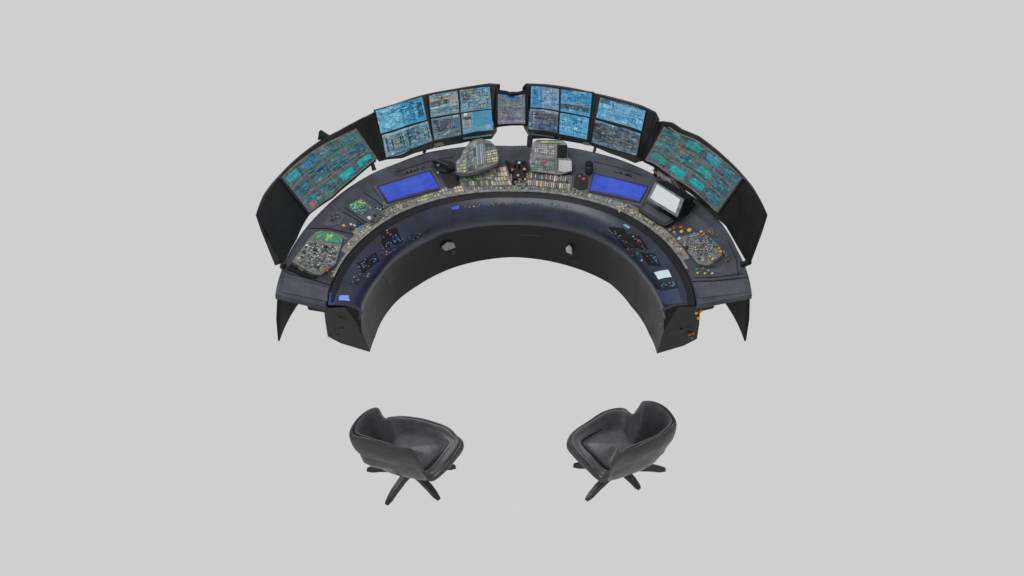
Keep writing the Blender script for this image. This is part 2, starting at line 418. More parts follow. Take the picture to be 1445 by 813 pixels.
for k_, cv in enumerate((a_, b_, c_, d_)): cv.busy(*((150, 30) if not (k_ == 3 and d_.d[3][30][0] < 80 and Q[0][0][0] < 700) else (40, 14)))
for q, cv in zip(Q, (a_, b_, c_, d_)): screen_on(S, q, cv, .010, d)
bezel(S, [(604.5,134),(692,121),(696,186.5),(612,200)], d, .8, .013)
mb = MB(); quad_plate(mb, S, [(653.5,194.5),(694,189.5),(694,191.5),(654,197)], .002, .012, c=alb((96,120,134)), nx=6, ny=1); mb.build('light_strip', M['paint'], d)
mb = MB(); a = S.frame(62, 1)[0]+V((0,.03,.02)); b = at_z(664,209,.74); mb.cyl(b, a-b, .02, .02, (a-b).length, 8); mb.build('support_bracket', M['black'], d)

mb = MB(); quad_plate(mb, S, [(612,203.5),(624,201),(628,205),(614,208.5)], .0, .016, alb((96,98,94)), 3, 2); mb.build('connector_block', M['paint'], d, bevel=.003)
# --- centre
d, S = display('small grey single screen display at the centre of the wall', [(701,126),(706,127),(716,128.5),(722,131.5),(733,129),(745,126)],
    [(698,181),(706,179),(722,177.5),(737,177.5),(746,180)], zt=1.2, zb=.84, thick=.05)
q = [(702.5,132.5),(741,132.5),(741,175.5),(702.5,176)]
cv = Canvas(40,42,(104,112,122),31,10); cv.rect(.15,0,.85,.1,(56,110,170),.85); cv.rect(.78,0,.88,.09,(180,130,140),.8); cv.text(.03,.16,.97,.42,[(140,148,150),(70,76,82),(150,145,120),(86,100,112)],.75,.7); cv.rect(.0,.43,1,.47,(78,86,96),.8); cv.rect(.1,.55,.42,.82,(112,108,120),.6); cv.text(.1,.58,.42,.8,[(150,150,155),(120,90,96)],.6,.6)
for k in range(26):
    t = k/26*2*math.pi; cv.rect(.72+.09*math.cos(t), .68+.09*math.sin(t), .735+.09*math.cos(t), .70+.09*math.sin(t), (150,158,160), .7)
cv.rect(.71,.66,.75,.71,(200,205,200),.9); cv.rect(0,.9,1,.93,(150,155,160),.6); cv.rect(.6,.88,1,.97,(140,140,145),.5)
cv.busy(200, 22); screen_on(S, q, cv, .008, d); bezel(S, q, d, 1.6, .012)
for tt in (6, 94):
    mb = MB(); a = S.frame(tt, .6)[0]+V((0,.03,0)); mb.box(a, V((.022,0,0)), V((0,.02,0)), V((0,0,.05))); mb.build('side_clamp', M['black'], d)

# --- right four-screen
d, S = display('four screen display right of the small centre screen with a dark lower left pane', [(737,124),(742,118),(770,119),(800,123),(841,132)],
    [(739,181),(748,197),(770,196),(800,200),(833,206)])
Q = [[(749.5,121.5),(789,126),(788.5,156),(748.5,151.5)],[(792,126.5),(835.5,132),(832,165),(791,157)],
     [(748.5,153.5),(788,158.5),(786.5,188),(747,183)],[(790.5,159.5),(831.5,167),(828,197),(789,189)]]
a_ = Canvas(38,27,(100,140,166),41,12); a_.rect(0,0,.42,1,(50,124,170),.75); a_.cols(0,0,.42,1,[(40,104,150),(90,165,195)],.6,.5); a_.rect(.42,.1,1,.35,(130,135,160),.6); a_.text(.42,.35,1,.95,[(80,110,130),(140,160,170),(110,140,150)],.7,.6); a_.text(0,0,1,.12,[(130,170,190),(90,130,160)],.6,.7)
b_ = Canvas(38,27,(62,132,170),42,10); b_.cols(0,.1,.3,.6,[(60,160,195),(110,170,200)],.7,.5); b_.rect(.3,.02,.8,.1,(150,175,185),.6); b_.rect(0,.58,.8,.64,(170,150,140),.6); b_.rect(0,.64,.95,.86,(46,72,84),.75); b_.blocks(.15,.64,.9,.88,[(60,160,180),(36,52,60),(90,130,140)],10,(.04,.12)); b_.rect(0,.88,1,1,(80,150,180),.7); b_.text(.3,.1,1,.55,[(80,150,185),(50,116,156)],.5,.6)
c_ = Canvas(38,27,(84,96,110),43,10); c_.rect(0,0,1,.12,(140,160,172),.75); c_.rect(0,.1,.18,.95,(92,130,150),.7); c_.cols(0,.1,.18,.95,[(48,72,90),(130,160,170),(180,150,130)],.8,.7); c_.rect(.2,.2,1,.5,(66,72,80),.7); c_.text(.2,.18,1,.5,[(110,115,112),(50,54,60),(120,115,80)],.6,.5); c_.rect(.22,.52,1,1,(70,86,110),.8,5)
d_ = Canvas(38,27,(80,144,178),44,14); d_.text(0,.02,1,.98,[(120,180,205),(50,110,150),(70,160,190)],.7,.7); d_.rect(.45,.1,.62,.55,(44,104,140),.7); d_.rect(.45,.6,.85,.72,(130,190,200),.6); d_.blocks(.1,.2,.95,.95,[(140,190,210),(48,96,140),(110,130,170)],10,(.04,.1)); d_.rect(.55,.58,.64,.66,(190,215,200),.8)
for k_, cv in enumerate((a_, b_, c_, d_)): cv.busy(*((150, 30) if not (k_ == 3 and d_.d[3][30][0] < 80 and Q[0][0][0] < 700) else (40, 14)))
for q, cv in zip(Q, (a_, b_, c_, d_)): screen_on(S, q, cv, .010, d)
bezel(S, [(748,120.5),(836.5,131),(829.5,199),(746,185)], d, .8, .013)
mb = MB(); quad_plate(mb, S, [(748,188),(782,192.5),(782,194.5),(750,190.5)], .002, .012, c=alb((82,92,96)), nx=6, ny=1); mb.build('light_strip', M['paint'], d)
mb = MB(); a = S.frame(11, 1)[0]+V((0,.02,.02)); b = at_z(747,207,.74); mb.cyl(b, a-b, .022, .024, (a-b).length, 8)
mb.build('support_bracket', M['black'], d); mb = MB()
a = S.frame(55, 1)[0]+V((0,.02,.02)); b = at_z(786,207,.74); mb.cyl(b, a-b, .02, .02, (a-b).length, 8); mb.build('support_bracket', M['black'], d)

mb = MB(); quad_plate(mb, S, [(822,200.5),(831,202.5),(833,206),(824,204.5)], .0, .016, alb((90,92,86)), 3, 2); mb.build('connector_block', M['paint'], d, bevel=.003)
# --- right two-screen
d, S = display('display with a blue screen stacked over a dark slate one, right of centre', [(841,132),(870,139),(905,149),(924,158),(929,168)],
    [(833,206),(860,217),(896,231),(905,228),(911,229)])
q1 = [(847,137.5),(911,156.5),(905,185),(841,166)]; q2 = [(840,169),(904,188.5),(898,220.5),(834.5,201)]
c1 = Canvas(56,32,(94,152,184),51,12); c1.rect(.02,.05,.22,.25,(60,84,100),.75); c1.cols(0,.2,1,1,[(70,130,165),(120,175,200)],.5,.4); c1.text(.3,.05,1,.4,[(130,160,190),(80,120,150),(150,140,175)],.5,.5); c1.rect(.1,.3,.35,.4,(150,190,205),.6); c1.rect(.33,.78,.38,.9,(190,160,140),.7); c1.rect(0,.5,.35,.9,(70,150,175),.4)
c2 = Canvas(56,32,(74,88,98),52,12); c2.rect(0,0,1,.1,(78,140,172),.85); c2.text(.02,.14,.98,.85,[(48,56,64),(110,125,132),(90,110,125),(60,76,90)],.75,.75); c2.rect(0,.12,.3,.8,(52,60,68),.5); c2.rect(0,.86,1,1,(100,125,140),.6); c2.text(.1,.84,1,1,[(140,150,155),(70,85,95)],.6,.6); c2.rect(.2,.2,.22,.8,(120,140,145),.6)
c1.busy(260, 34); c2.busy(300, 32)
screen_on(S, q1, c1, .010, d, label='blue upper screen'); screen_on(S, q2, c2, .010, d, label='dark slate lower screen')
bezel(S, q1, d, 1.0, .014); bezel(S, q2, d, 1.0, .014)
mb = MB(); quad_plate(mb, S, [(914,157),(924,160),(908,227),(900.5,221)], 0, .005, nx=3); mb.build('blank_side_panel', M['black'], d)
mb = MB(); a = S.frame(12, 1)[0]+V((0,.04,.02)); b = at_z(838,216,.74); mb.cyl(b, a-b, .012, .012, (a-b).length, 8); mb.build('support_bracket', M['black'], d)

# --- right wing
d, S = display('far right display with three rows of green teal panels', [(925,172),(935,171),(948,173),(961,182),(985,192),(1000,203),(1020,220),(1045,245),(1068,275),(1083,303)],
    [(908,229),(922,236),(950,258),(975,274),(1005,303),(1030,325),(1042,345),(1058,375)], thick=.06, taper=100)
cv = green_canvas(61, 4, 3, {(1,0):(40,140,120), (2,1):(42,150,140), (1,2):(44,150,150), (2,2):(40,160,150), (2,0):(60,140,160), (0,2):(50,130,110)})
cv.rect(.27,.36,.33,.42,(190,90,60),.8)
q = [(937,178.5),(1047,251),(1012,300),(910,226)]
screen_on(S, q, cv, .012, d); bezel(S, q, d, 2.2, .016)
mb = MB(); quad_plate(mb, S, [(1050,252),(1080.5,303),(1054,371),(1014,301)], 0, .006); mb.build('blank_side_panel', M['black'], d)
mb = MB(); a = S.frame(8, .98)[0]; b = at_z(925,248,.755); mb.cyl(b, a-b, .016, .013, (a-b).length, 8)
mb.build('support_bracket', M['black'], d); mb = MB()
a = S.frame(98, .98)[0]; b = at_z(1047,374,.745); mb.cyl(b, a-b, .024, .02, (a-b).length+.01, 8); mb.build('support_bracket', M['black'], d)

# ================================================================== CONTROL DESK
desk_root = thing('control_desk', 'semicircular slate grey control desk with a dark inner console covered in buttons', 'control desk', (0, YC, 0))
N = 150
def ths(a, b, n=N): return [a+(b-a)*i/n for i in range(n+1)]
mb = MB(); rows = []
for i in range(N+1):
    t = i/N; to = -6.2+192.5*t; ti = -5.3+191.3*t
    f = lambda s: pol(to*(1-s)+ti*s, tab(ROUT, to)*(1-s)+tab(RIN, ti)*s, ZO*(1-s)+ZI*s)
    top = [f(s) for s in (0, .03, .1, .3, .5, .7, .85, .97, 1)]
    top[0].z -= .012; top[1].z += .004; top[-1].z -= .008
    dn = [p-V((0,0,.045)) for p in top[::-1]]
    rows.append(top+dn)
mb.loft(rows); mb.build('worktop', M['slate'], desk_root, bevel=.004)
# rear skirt wall down to the floor
mb = MB(); rows = []
for i in range(N+1):
    t = i/N; to = -6+192*t; tb = 5+170*t; tm = (to+tb)/2
    rows.append([pol(to, tab(ROUT, to)-.012, .715), pol(tm, (tab(ROUT, to)+1.775)/2-.005, .37), pol(tb, 1.775, 0), pol(tb, 1.762, 0), pol(tm, (tab(ROUT, to)+1.775)/2-.035, .37), pol(to, tab(ROUT, to)-.042, .715)])
mb.loft(rows); mb.build('rear_skirt', M['skirt'], desk_root, smooth=40)
# inner console body (black) : profile with its own end angles per point
prof = [  # (radius table or value, z, theta0, theta1)
    (RIN, -.016, .572, -5.0, 185.6), (RC, .008, .446, 2.0, 178.0), (None, 0, .22, 1.2, 178.4), (RF, 0, 0, .7, 178.4), (1.30, 0, 0, 4.5, 174.3), (1.412, 0, 0, 7.3, 171.7), (1.40, 0, .20, 5.0, 174), (1.37, 0, .42, 0.5, 179.5), (1.335, 0, .55, -3.2, 183.5)]
mb = MB(); rows = []
for i in range(N+1):
    t = i/N; row = []
    for (tb, dr, z, a, b) in prof:
        th = a+(b-a)*t
        if tb is None: r = tab(RC, th)*.5+tab(RF, th)*.5+.03
        elif isinstance(tb, list): r = tab(tb, th)+dr
        else: r = tb
        row.append(pol(th, r, z))
    # extra rounding between the ridge and the crease
    r1 = row[0].lerp(row[1], .5)
    rows.append([row[0], r1]+row[1:])
mb.loft(rows); body = mb.build('console_body', M['body'], desk_root, smooth=50)
# navy fascia sheet between ridge and crease
mb = MB(); rows = []
for t in ths(-4.6, 184.6):
    fr = [fas.frame(t, s) for s in (.0, .12, .3, .5, .7, .85, 1.0)]
    tw = 90+(t-90)*.955
    wr = [wall.frame(tw, q) for q in (.05, .12, .2)]
    rows.append([p[0]+p[3]*.012 for p in fr[:-1]]+[fr[-1][0]+fr[-1][3]*.008+V((0,0,-.004))]+[p[0]+p[3]*k for p, k in zip(wr, (.012,.008,.001))]+[wr[-1][0]-wr[-1][3]*.01]+[p[0]-p[3]*.012 for p in fr[::-1]])
mb.loft(rows); mb.build('fascia', M['fascia'], desk_root, smooth=75)
# dark lip just under the pale edge
mb = MB(); rows = []
for t in ths(-5, 185):
    fr = [fas.frame(t, s) for s in (-.02, .09, .18)]
    rows.append([p[0]+p[3]*.016 for p in fr]+[p[0]-p[3]*.004 for p in fr[::-1]])
mb.loft(rows); mb.build('dark_lip', M['body'], desk_root, smooth=40)
# pale worn edge strip on the worktop's inner edge
mb = MB(); rows = []
for t in ths(12, 172):
    fr = [desk.frame(t, s) for s in (.955, 1.0)]
    rows.append([p[0]+p[3]*.006 for p in fr]+[p[0]-p[3]*.01 for p in fr[::-1]])
mb.loft(rows); mb.build('edge_strip', M['edge'], desk_root)

def desk_poly(pts, h0, h1, name, mat, parent=desk_root, bevel=.003, c=None):
    mb = MB(); poly_plate(mb, desk, pts, h0, h1, c); return mb.build(name, M[mat], parent, bevel=bevel)
def desk_quad(q, h0, h1, name, mat, parent=desk_root, c=None, surf=desk, nx=8, ny=4, bevel=0):
    mb = MB(); quad_plate(mb, surf, q, h0, h1, c, nx, ny); return mb.build(name, M[mat], parent, bevel=bevel)
def button(px, py, c, r=.010, h=.0, surf=desk, parent=desk_root, hk=.012, name='push_button', sq=False):
    p, a, b, n = surf.at(px, py, h); mb = MB()
    c = tuple(x*.80+95*.20 for x in c); r *= .84; hk *= .7; cc = alb(c)
    mb.cyl(p-n*.006, n, r*1.35, r*1.3, .009, 14, [x*.25 for x in cc])
    if sq: mb.box(p+n*hk*.5, a*r, b*r*.8, n*hk*.5, cc)
    else: mb.dome(p+n*.002, n, r, hk, 14, cc)
    return mb.build(name, M['paint'], parent)
def keyfield(q, nx, ny, pal, fill=.85, h=.004, surf=desk, parent=desk_root, name='keypad', hk=.008, gap=.75):
    mb = MB(); keys(mb, surf, q, nx, ny, pal, fill, h, hk, gap); o = mb.build(name, M['paint'], parent); return o
WARM = [(150,146,136),(128,128,122),(170,162,146),(104,106,104),(88,90,92),(140,128,104),(160,160,156)]
COOL = [(90,98,104),(110,120,124),(74,82,90),(130,136,134),(60,66,72),(96,112,108)]
DARKK = [(60,62,66),(74,76,78),(50,52,56),(96,98,98),(84,92,92)]

# blue inset screens
def blue_canvas(seed):
    c = Canvas(60, 30, (48,72,186), seed, 12); c.rect(.3,.1,.75,.9,(58,90,204),.5); c.blocks(0,0,1,1,[(56,86,200),(48,70,186),(62,92,196)],14,(.1,.4),.35); c.rect(0,0,1,.04,(46,64,170),.6); return c
for q, o, lab in (([(533.8,263.5),(606,241),(620,265),(548.5,285)], [(526,262),(608,236),(627,267),(547,292)], 'left'),
             ([(838.5,245),(913.5,263.5),(901.5,284),(832.5,268.7)], [(836,240),(920,261.5),(905,292),(826,271.5)], 'right')):
    fr = desk_quad(o, -.004, .008, 'screen_surround', 'slate2', bevel=.003)
    bz = MB()
    for k in range(4): 
        w = 1.6; cx = sum(p[0] for p in q)/4; cy = sum(p[1] for p in q)/4
        oo = [(x+(w if x > cx else -w), y+(w if y > cy else -w)) for x, y in q]
        quad_plate(bz, desk, [oo[k], oo[(k+1) % 4], q[(k+1) % 4], q[k]], .004, .016, nx=6, ny=1)
    bz.build('screen_bezel', M['bezel'], fr)
    screen_on(desk, q, blue_canvas(71 if lab == 'left' else 72), .012, fr, 'blue_screen')

# seams dividing the worktop
def seam(pts, w=.9, parent=desk_root, h=.003):
    mb = MB()
    for (a, b) in zip(pts, pts[1:]):
        dx, dy = b[0]-a[0], b[1]-a[1]; l = math.hypot(dx, dy); nx_, ny_ = -dy/l*w/2, dx/l*w/2
        quad_plate(mb, desk, [(a[0]+nx_, a[1]+ny_), (b[0]+nx_, b[1]+ny_), (b[0]-nx_, b[1]-ny_), (a[0]-nx_, a[1]-ny_)], -.004, h, nx=3, ny=1)
    mb.build('panel_seam', M['seam'], parent)
seam([(434,322),(462,322),(485,327),(504,331)]); seam([(512,271),(530,282),(548,298)])
seam([(478,296),(490,302),(502,309),(520,321)]); seam([(398,381),(412,387),(440,394),(466,402)]); seam([(401,404),(430,410),(466,417)])
seam([(980,392),(1010,391),(1048,386)]); seam([(977,397),(1010,396),(1056,391)], 1.2); seam([(1028,342),(1038,362),(1042,388)])
seam([(596,238),(612,262)]); seam([(558,243),(600,229),(640,221)], .7); seam([(838,228),(872,236),(905,247)], .7)
# smooth pads at both ends
desk_quad([(401,392),(463,406),(462,425),(398,412)], -.002, .006, 'rest_pad', 'slate2', bevel=.003)
desk_quad([(982,399),(1050,395),(1055,412),(987,420)], -.002, .006, 'rest_pad', 'slate2', bevel=.003)
desk_poly([(962,300),(975,298),(1000,318),(1008,328),(998,330),(980,325)], -.002, .005, 'rest_pad', 'slate2')
desk_poly([(466,302),(482,296),(488,306),(480,317),(462,320),(455,316)], -.002, .005, 'rest_pad', 'slate2')
desk_quad([(404,380),(412,370),(447,391),(443,395)], -.002, .008, 'pen_tray', 'seam')

# module A: left end instrument module
mA = desk_poly([(440,331),(453,325),(470,327),(486,332),(474,372),(452,388),(442,386),(412,369),(424,353)], -.002, .030, 'instrument_module', 'module')
mA['label'] = 'raised instrument module with two green screens'
gm = Canvas(40,26,(60,120,92),81,18); gm.blocks(0,0,1,1,[(70,170,100),(50,96,90),(120,190,120),(64,90,92)],16,(.1,.3),.7); gm.text(0,0,1,1,[(120,190,130),(60,140,110)],.4,.6)
screen_on(desk, [(444.5,327.7),(458,326),(458,336.5),(441.6,338)], gm, .034, mA, 'green_screen')
gm = Canvas(50,30,(70,118,96),82,18); gm.blocks(0,0,.5,1,[(110,180,80),(140,200,110),(80,150,90)],14,(.1,.3),.7); gm.blocks(.5,0,1,1,[(70,110,100),(96,120,116),(60,150,110)],10,(.1,.3),.7); gm.rect(.28,.15,.36,.3,(200,215,170),.9)
screen_on(desk, [(461,329),(484,332),(479.5,344),(458,341)], gm, .034, mA, 'green_screen')
keyfield([(436,341),(478,347),(470,372),(422,362)], 15, 10, COOL+WARM[:3]+[(110,110,120),(140,140,140)], .62, .032, parent=mA)
keyfield([(422,362),(470,372),(455,386),(416,369)], 14, 5, WARM+COOL, .5, .032, parent=mA)
for x, y, c, r in ((433,347,(200,210,210),.016),(449.7,353.5,(190,180,170),.013),(458.6,376,(170,90,70),.011),(461,382,(190,80,55),.012),(464.5,375,(150,80,70),.009),(437,358,(140,150,150),.012),(446,344,(46,48,50),.014),(459,348,(40,42,44),.018),(468,350,(44,46,48),.013),(441,362,(110,120,125),.012),(454,365,(160,150,120),.010)):
    button(x, y, c, r, .032, parent=mA)
for x, y, c in ((469.6,384,(170,150,80)),(468,391,(110,112,110)),(474,358,(130,110,90)),(476,366,(90,92,92))): button(x, y, c, .009)
# module B: lit key grid
mB = desk_poly([(487,291),(510,278),(527,291),(543,303),(526,318),(508,307)], -.002, .014, 'key_panel', 'slate2')
LITG = [(190,200,110),(110,180,120),(90,160,140),(200,205,170),(70,140,130),(150,190,120)]
mb = MB(); keys(mb, desk, [(491,291),(508.5,281),(517,287.5),(499,298)], 8, 5, LITG, .95, .016, .006, .6); mb.build('lit_keys', M['paint'], mB)
mb = MB(); keys(mb, desk, [(499,298),(517,287.5),(524,294),(508,304)], 9, 5, [(80,130,134),(96,140,140),(120,150,150),(60,100,106)], .92, .016, .005, .65); mb.build('lit_keys', M['paint'], mB)
for x, y, c, r in ((521,308,(200,200,190),.020),(529,304,(50,54,70),.012),(537,303,(90,110,70),.009),(526,312.5,(60,60,64),.012),(533,306,(150,130,80),.008)): button(x, y, c, r, .016, parent=mB)
# dial cluster
for x, y, c, r in ((485,318.7,(190,150,110),.017),(495,317,(190,190,190),.014),(500,318.5,(170,175,180),.013),(507,315.5,(44,46,48),.018),(502.6,323.7,(205,120,80),.012),(508.7,321.5,(50,100,160),.020),(496,323,(50,52,56),.012),(505,327,(110,150,150),.010),(514,321,(56,60,80),.012)): button(x, y, c, r, name='dial_knob')
# left big pad in the speaker recess
desk_quad([(497,327),(520,313),(524,318),(503,336)], 0, .006, 'key_rail', 'edge')

# small fittings scattered over both wings
keyfield([(474,344),(484,333),(490,337),(479,351)], 4, 6, COOL+[(120,110,96)], .7, .003); keyfield([(463,306),(476,300),(481,306),(468,313)], 5, 3, DARKK, .7, .006)
keyfield([(528,292),(541,285),(548,291),(535,299)], 6, 3, COOL, .7, .004); keyfield([(567,244),(598,234),(600,236.5),(569,247)], 16, 1, DARKK, .8, .003)
keyfield([(868,240),(896,248),(895,251),(867,243)], 14, 1, DARKK, .8, .003); keyfield([(1003,322),(1014,334),(1010,337),(999,326)], 3, 7, COOL+[(150,120,70)], .6, .006)
keyfield([(1022,352),(1031,368),(1025,372),(1018,358)], 3, 6, DARKK+COOL, .6, .003); keyfield([(418,372),(438,384),(434,388),(414,377)], 8, 2, DARKK, .5, .010)
# right module C
mC = desk_poly([(953,337),(966,332),(982,328),(1001,333),(1018.5,351.6),(1019,359),(1001,374),(985,372.5),(972,357),(964,346)], -.002, .028, 'instrument_module', 'module')
mC['label'] = 'raised instrument module dotted with yellow and orange buttons'
keyfield([(960,338),(984,331),(1001,347),(974,353)], 13, 10, COOL+WARM[:3]+[(80,120,124)], .55, .030, parent=mC)
keyfield([(976,354),(1001,347),(1014,356),(988,371)], 12, 9, COOL+WARM+[(80,130,140),(170,140,80)], .6, .030, parent=mC)
keyfield([(985,331),(1001,335),(1016,352),(1002,347)], 8, 9, COOL+[(70,120,130),(60,90,120)], .6, .030, parent=mC)
for x, y, c, r in ((980,330,(80,170,160),.012),(985.8,331.5,(215,120,60),.013),(989.5,327.5,(190,195,170),.012),(993.5,330.5,(215,120,70),.012),(1000,335,(160,70,70),.009),(958.5,337,(180,190,200),.017),(966,346.5,(210,170,70),.010),(981.6,349.4,(190,180,120),.011),(986.8,348.4,(180,110,90),.010),(1015,351,(215,150,60),.012),(1017,355.5,(220,160,70),.013),(1002.3,362.7,(205,160,80),.011),(1006,365.7,(200,190,150),.013),(1002,355,(70,130,170),.010),(1008,353,(90,160,160),.010),(999,342.5,(190,180,120),.009),(969,350,(40,42,44),.014),(993,368,(190,185,140),.010),(979,345,(170,160,90),.008),(995,357,(80,150,160),.008),(1006,347,(120,180,150),.008)):
    button(x, y, c, r, .030, parent=mC)
for x, y, c, r in ((961,320.7,(205,80,70),.017),(961.7,327,(205,175,100),.017),(972.8,325,(215,180,80),.020),(951.4,322,(150,100,60),.014),(945.5,324.5,(150,146,140),.013),(951.4,328,(170,166,160),.012),(953,331,(120,118,116),.010),
    (984.6,385.6,(205,185,100),.012),(995,386.3,(180,190,90),.012),(1005,386.3,(205,190,110),.012),(1000,382.6,(150,160,140),.010),(992,379,(180,110,60),.010),(983,381,(80,120,110),.012),(989,384,(130,110,60),.007)): button(x, y, c, r)
desk_quad([(975,378),(1010,381),(1022,372),(1030,388),(978,391)][:4], -.002, .003, 'lower_key_panel', 'slate2')
# pale key rail all along the inner edge
def rail(th0, th1, s0, s1, n, m, pal, fill, hk=.008, name='key_rail'):
    mb = MB()
    for i in range(n):
        for j in range(m):
            if random.random() > fill: continue
            a0 = th0+(th1-th0)*(i+.12)/n; a1 = th0+(th1-th0)*(i+.88)/n
            q0 = s0+(s1-s0)*(j+.12)/m; q1 = s0+(s1-s0)*(j+.86)/m
            hh = hk*random.uniform(.5, 1.3)
            fr = [desk.frame(a, q) for a, q in ((a0,q0),(a1,q0),(a1,q1),(a0,q1))]
            mb.prism([f[0]-f[3]*.004 for f in fr], [f[0]+f[3]*hh for f in fr], alb(jit(random.choice(pal), 16)))
    return mb.build(name, M['paint'], desk_root)
OCH = [(150,126,96),(176,160,130),(120,100,84),(160,156,150),(96,92,90),(70,70,74)]
rail(142, 158, .86, .95, 26, 2, OCH+[(110,140,130)], .6); rail(124, 141, .80, .95, 30, 3, WARM+[(96,84,80),(150,90,80),(70,70,70)], .6)
rail(117, 124, .84, .95, 10, 2, [(150,160,110),(140,150,104),(170,172,140),(110,120,90)], .95); rail(107, 116.6, .82, .95, 9, 2, [(170,158,142),(176,150,136),(150,146,136),(120,120,114)], .9)
rail(64.5, 107, .87, .955, 84, 2, WARM+COOL+[(90,90,90),(150,160,110)], .75)
rail(52, 63, .80, .95, 9, 1, [(128,128,116),(140,136,118),(110,110,104)], .95, .006); rail(36, 52, .84, .95, 20, 3, WARM+OCH, .7); rail(18, 36, .86, .95, 30, 2, OCH+WARM+[(170,110,60)], .55)
for x, y, c in ((563,288,(170,60,60)),(545,293,(120,60,64)),(655,263,(150,200,90)),(874,299,(200,180,70)),(921,324,(205,160,70)),(955,341,(180,120,70)),(556,300,(40,42,44)),(546,306,(36,38,42)),(806,268,(40,42,44)),(811,269,(44,46,48))): button(x, y, c, .011)

# key banks between and below the towers
desk_quad([(646,248),(690,240),(699,263),(652,264)], -.002, .008, 'key_plate', 'module', bevel=.002)
desk_quad([(688,239),(715,234),(724,263),(696,264)], -.002, .009, 'key_plate', 'module', bevel=.002)
desk_quad([(743,241),(808,248),(805,272),(742,265)], -.002, .008, 'key_plate', 'module', bevel=.002)
def ring_plate(t0, t1, s0, s1, h, mat, name='rail_plate'):
    mb = MB(); rows = []
    for t in ths(t0, t1, 40):
        fr = [desk.frame(t, s) for s in (s0, (s0+s1)/2, s1)]
        rows.append([p[0]+p[3]*h for p in fr]+[p[0]-p[3]*.004 for p in fr[::-1]])
    mb.loft(rows); mb.build(name, M[mat], desk_root)
ring_plate(141.5, 160, .84, .953, .004, 'edge'); ring_plate(105, 141.2, .79, .953, .004, 'module'); ring_plate(65, 104.8, .82, .953, .004, 'module')
ring_plate(36, 64.8, .79, .953, .004, 'module'); ring_plate(16, 35.8, .84, .953, .004, 'edge')
keyfield([(649,250),(690,242),(696,255),(653,256)], 13, 1, WARM+[(120,150,110),(110,130,124),(140,166,146)], .97, .008, hk=.012, gap=.8); keyfield([(653,256),(696,255),(698,263),(655,264)], 11, 1, WARM+[(110,120,110),(90,90,88)], .9, .008, hk=.010, gap=.8)
keyfield([(690,240),(713,236),(717,249),(693,251)], 5, 2, WARM+[(170,156,124),(150,150,140)], .95, .009, hk=.010, gap=.85); keyfield([(693,251),(717,249),(722,262),(697,263)], 6, 2, WARM+[(180,160,140),(140,130,120)], .95, .009, hk=.010, gap=.82)
mb = MB(); keys(mb, desk, [(746,243),(806,250),(803,270),(744,264)], 20, 2, [(150,152,148),(128,132,130),(166,164,154),(110,114,114),(160,140,124),(96,100,100)], .95, .008, .014, .68); mb.build('slider_bank', M['paint'], desk_root)
keyfield([(720,246),(745,245),(745,263),(720,263)], 9, 5, COOL+WARM+[(180,100,60)], .65, .006, hk=.012)
desk_poly([(713,226),(721,229),(727,262),(719,262)], 0, .006, 'divider_rail', 'seam')
desk_poly([(812,248),(818,243),(829,250),(829,266),(818,268),(809,264)], -.002, .012, 'button_box', 'black')
button(823.6,252.6,(210,50,80),.016,.012); button(818,249,(150,150,120),.010,.012); button(816,258,(80,84,86),.010,.012)
desk_poly([(622,246),(634,240),(646,247),(649,262),(632,266)], -.002, .010, 'recessed_pad', 'black')
button(618,243.5,(160,164,166),.012)

# under-desk boxes beside the console
for q in ([(430,427),(456,431),(456,441),(432,436)], [(989,430),(1012,425),(1010,435),(990,440)]):
    mb = MB(); P = [at_z(x, y, .56) for x, y in q[:2]]
    back = [p+V((0,.30,0)) for p in P]
    base = [P[0], P[1], back[1], back[0]]
    mb.prism([V((p.x*.99, p.y+.01, .475)) for p in base], [V((p.x, p.y, .60)) for p in base]); mb.build('cable_box', M['black'], desk_root, bevel=.012)

# fascia fittings
for q in ([(537,328),(560,321),(568,342),(540,352)], [(504,372),(530,356),(536,368),(512,386)], [(858,320),(880,322),(900,350),(880,350)], [(886,330),(902,332),(916,352),(902,352)], [(903,356),(924,358),(933,376),(914,374)]):
    mb = MB(); quad_plate(mb, fas, q, .008, .0135, None, 4, 3); mb.build('switch_plate', M['seam'], desk_root)
def glow(surf, q, c, h, parent=desk_root, name='indicator_screen', seed=1):
    cv = Canvas(16, 10, c, seed, 12); screen_on(surf, q, cv, h, parent, name)
glow(fas, [(479,417),(492,417),(493.5,425),(478,424)], (120,150,225), .016, seed=5)
mb = MB(); [quad_plate(mb, fas, q, .010, .016, alb((58,66,120)), 2, 1) for q in ([(466,413),(477,413),(476.5,415),(466,415)],[(465,413),(467.5,413),(466.5,429),(463.5,429)],[(475,415),(477.5,415),(473,428),(470.5,428)],[(464,427),(473,427),(472,429.5),(463.5,429.5)])]; mb.build('blue_trim', M['paint'], desk_root)
glow(fas, [(923,384.6),(943,380.6),(947.7,391),(929,394.5)], (196,212,220), .018, seed=6)
glow(fas, [(879,317.5),(882,316),(889.5,320.5),(887,323)], (110,160,205), .018, seed=7)
glow(fas, [(636,293),(648,289.5),(648,295),(638,296)], (64,84,190), .016, seed=8)
mb = MB(); quad_plate(mb, fas, [(926,409),(956,404),(963,427),(938,430)], .008, .014, alb((62,68,92)), 6, 4); mb.build('blue_panel', M['paint'], desk_root, bevel=.003)
mb = MB(); quad_plate(mb, fas, [(928,400),(954,395),(957,405),(931,410)], .008, .020, alb((48,50,56)), 6, 3); keys(mb, fas, [(930,401),(952,397),(954,404),(932,408)], 8, 3, [(60,80,110),(110,120,120),(50,54,60),(70,110,150)], .5, .020, .008); mb.build('switch_panel', M['paint'], desk_root)
def fas_keys(q, nx, ny, pal, fill): keyfield(q, nx, ny, pal, fill, .013, fas, name='switch_panel', hk=.006, gap=.6)
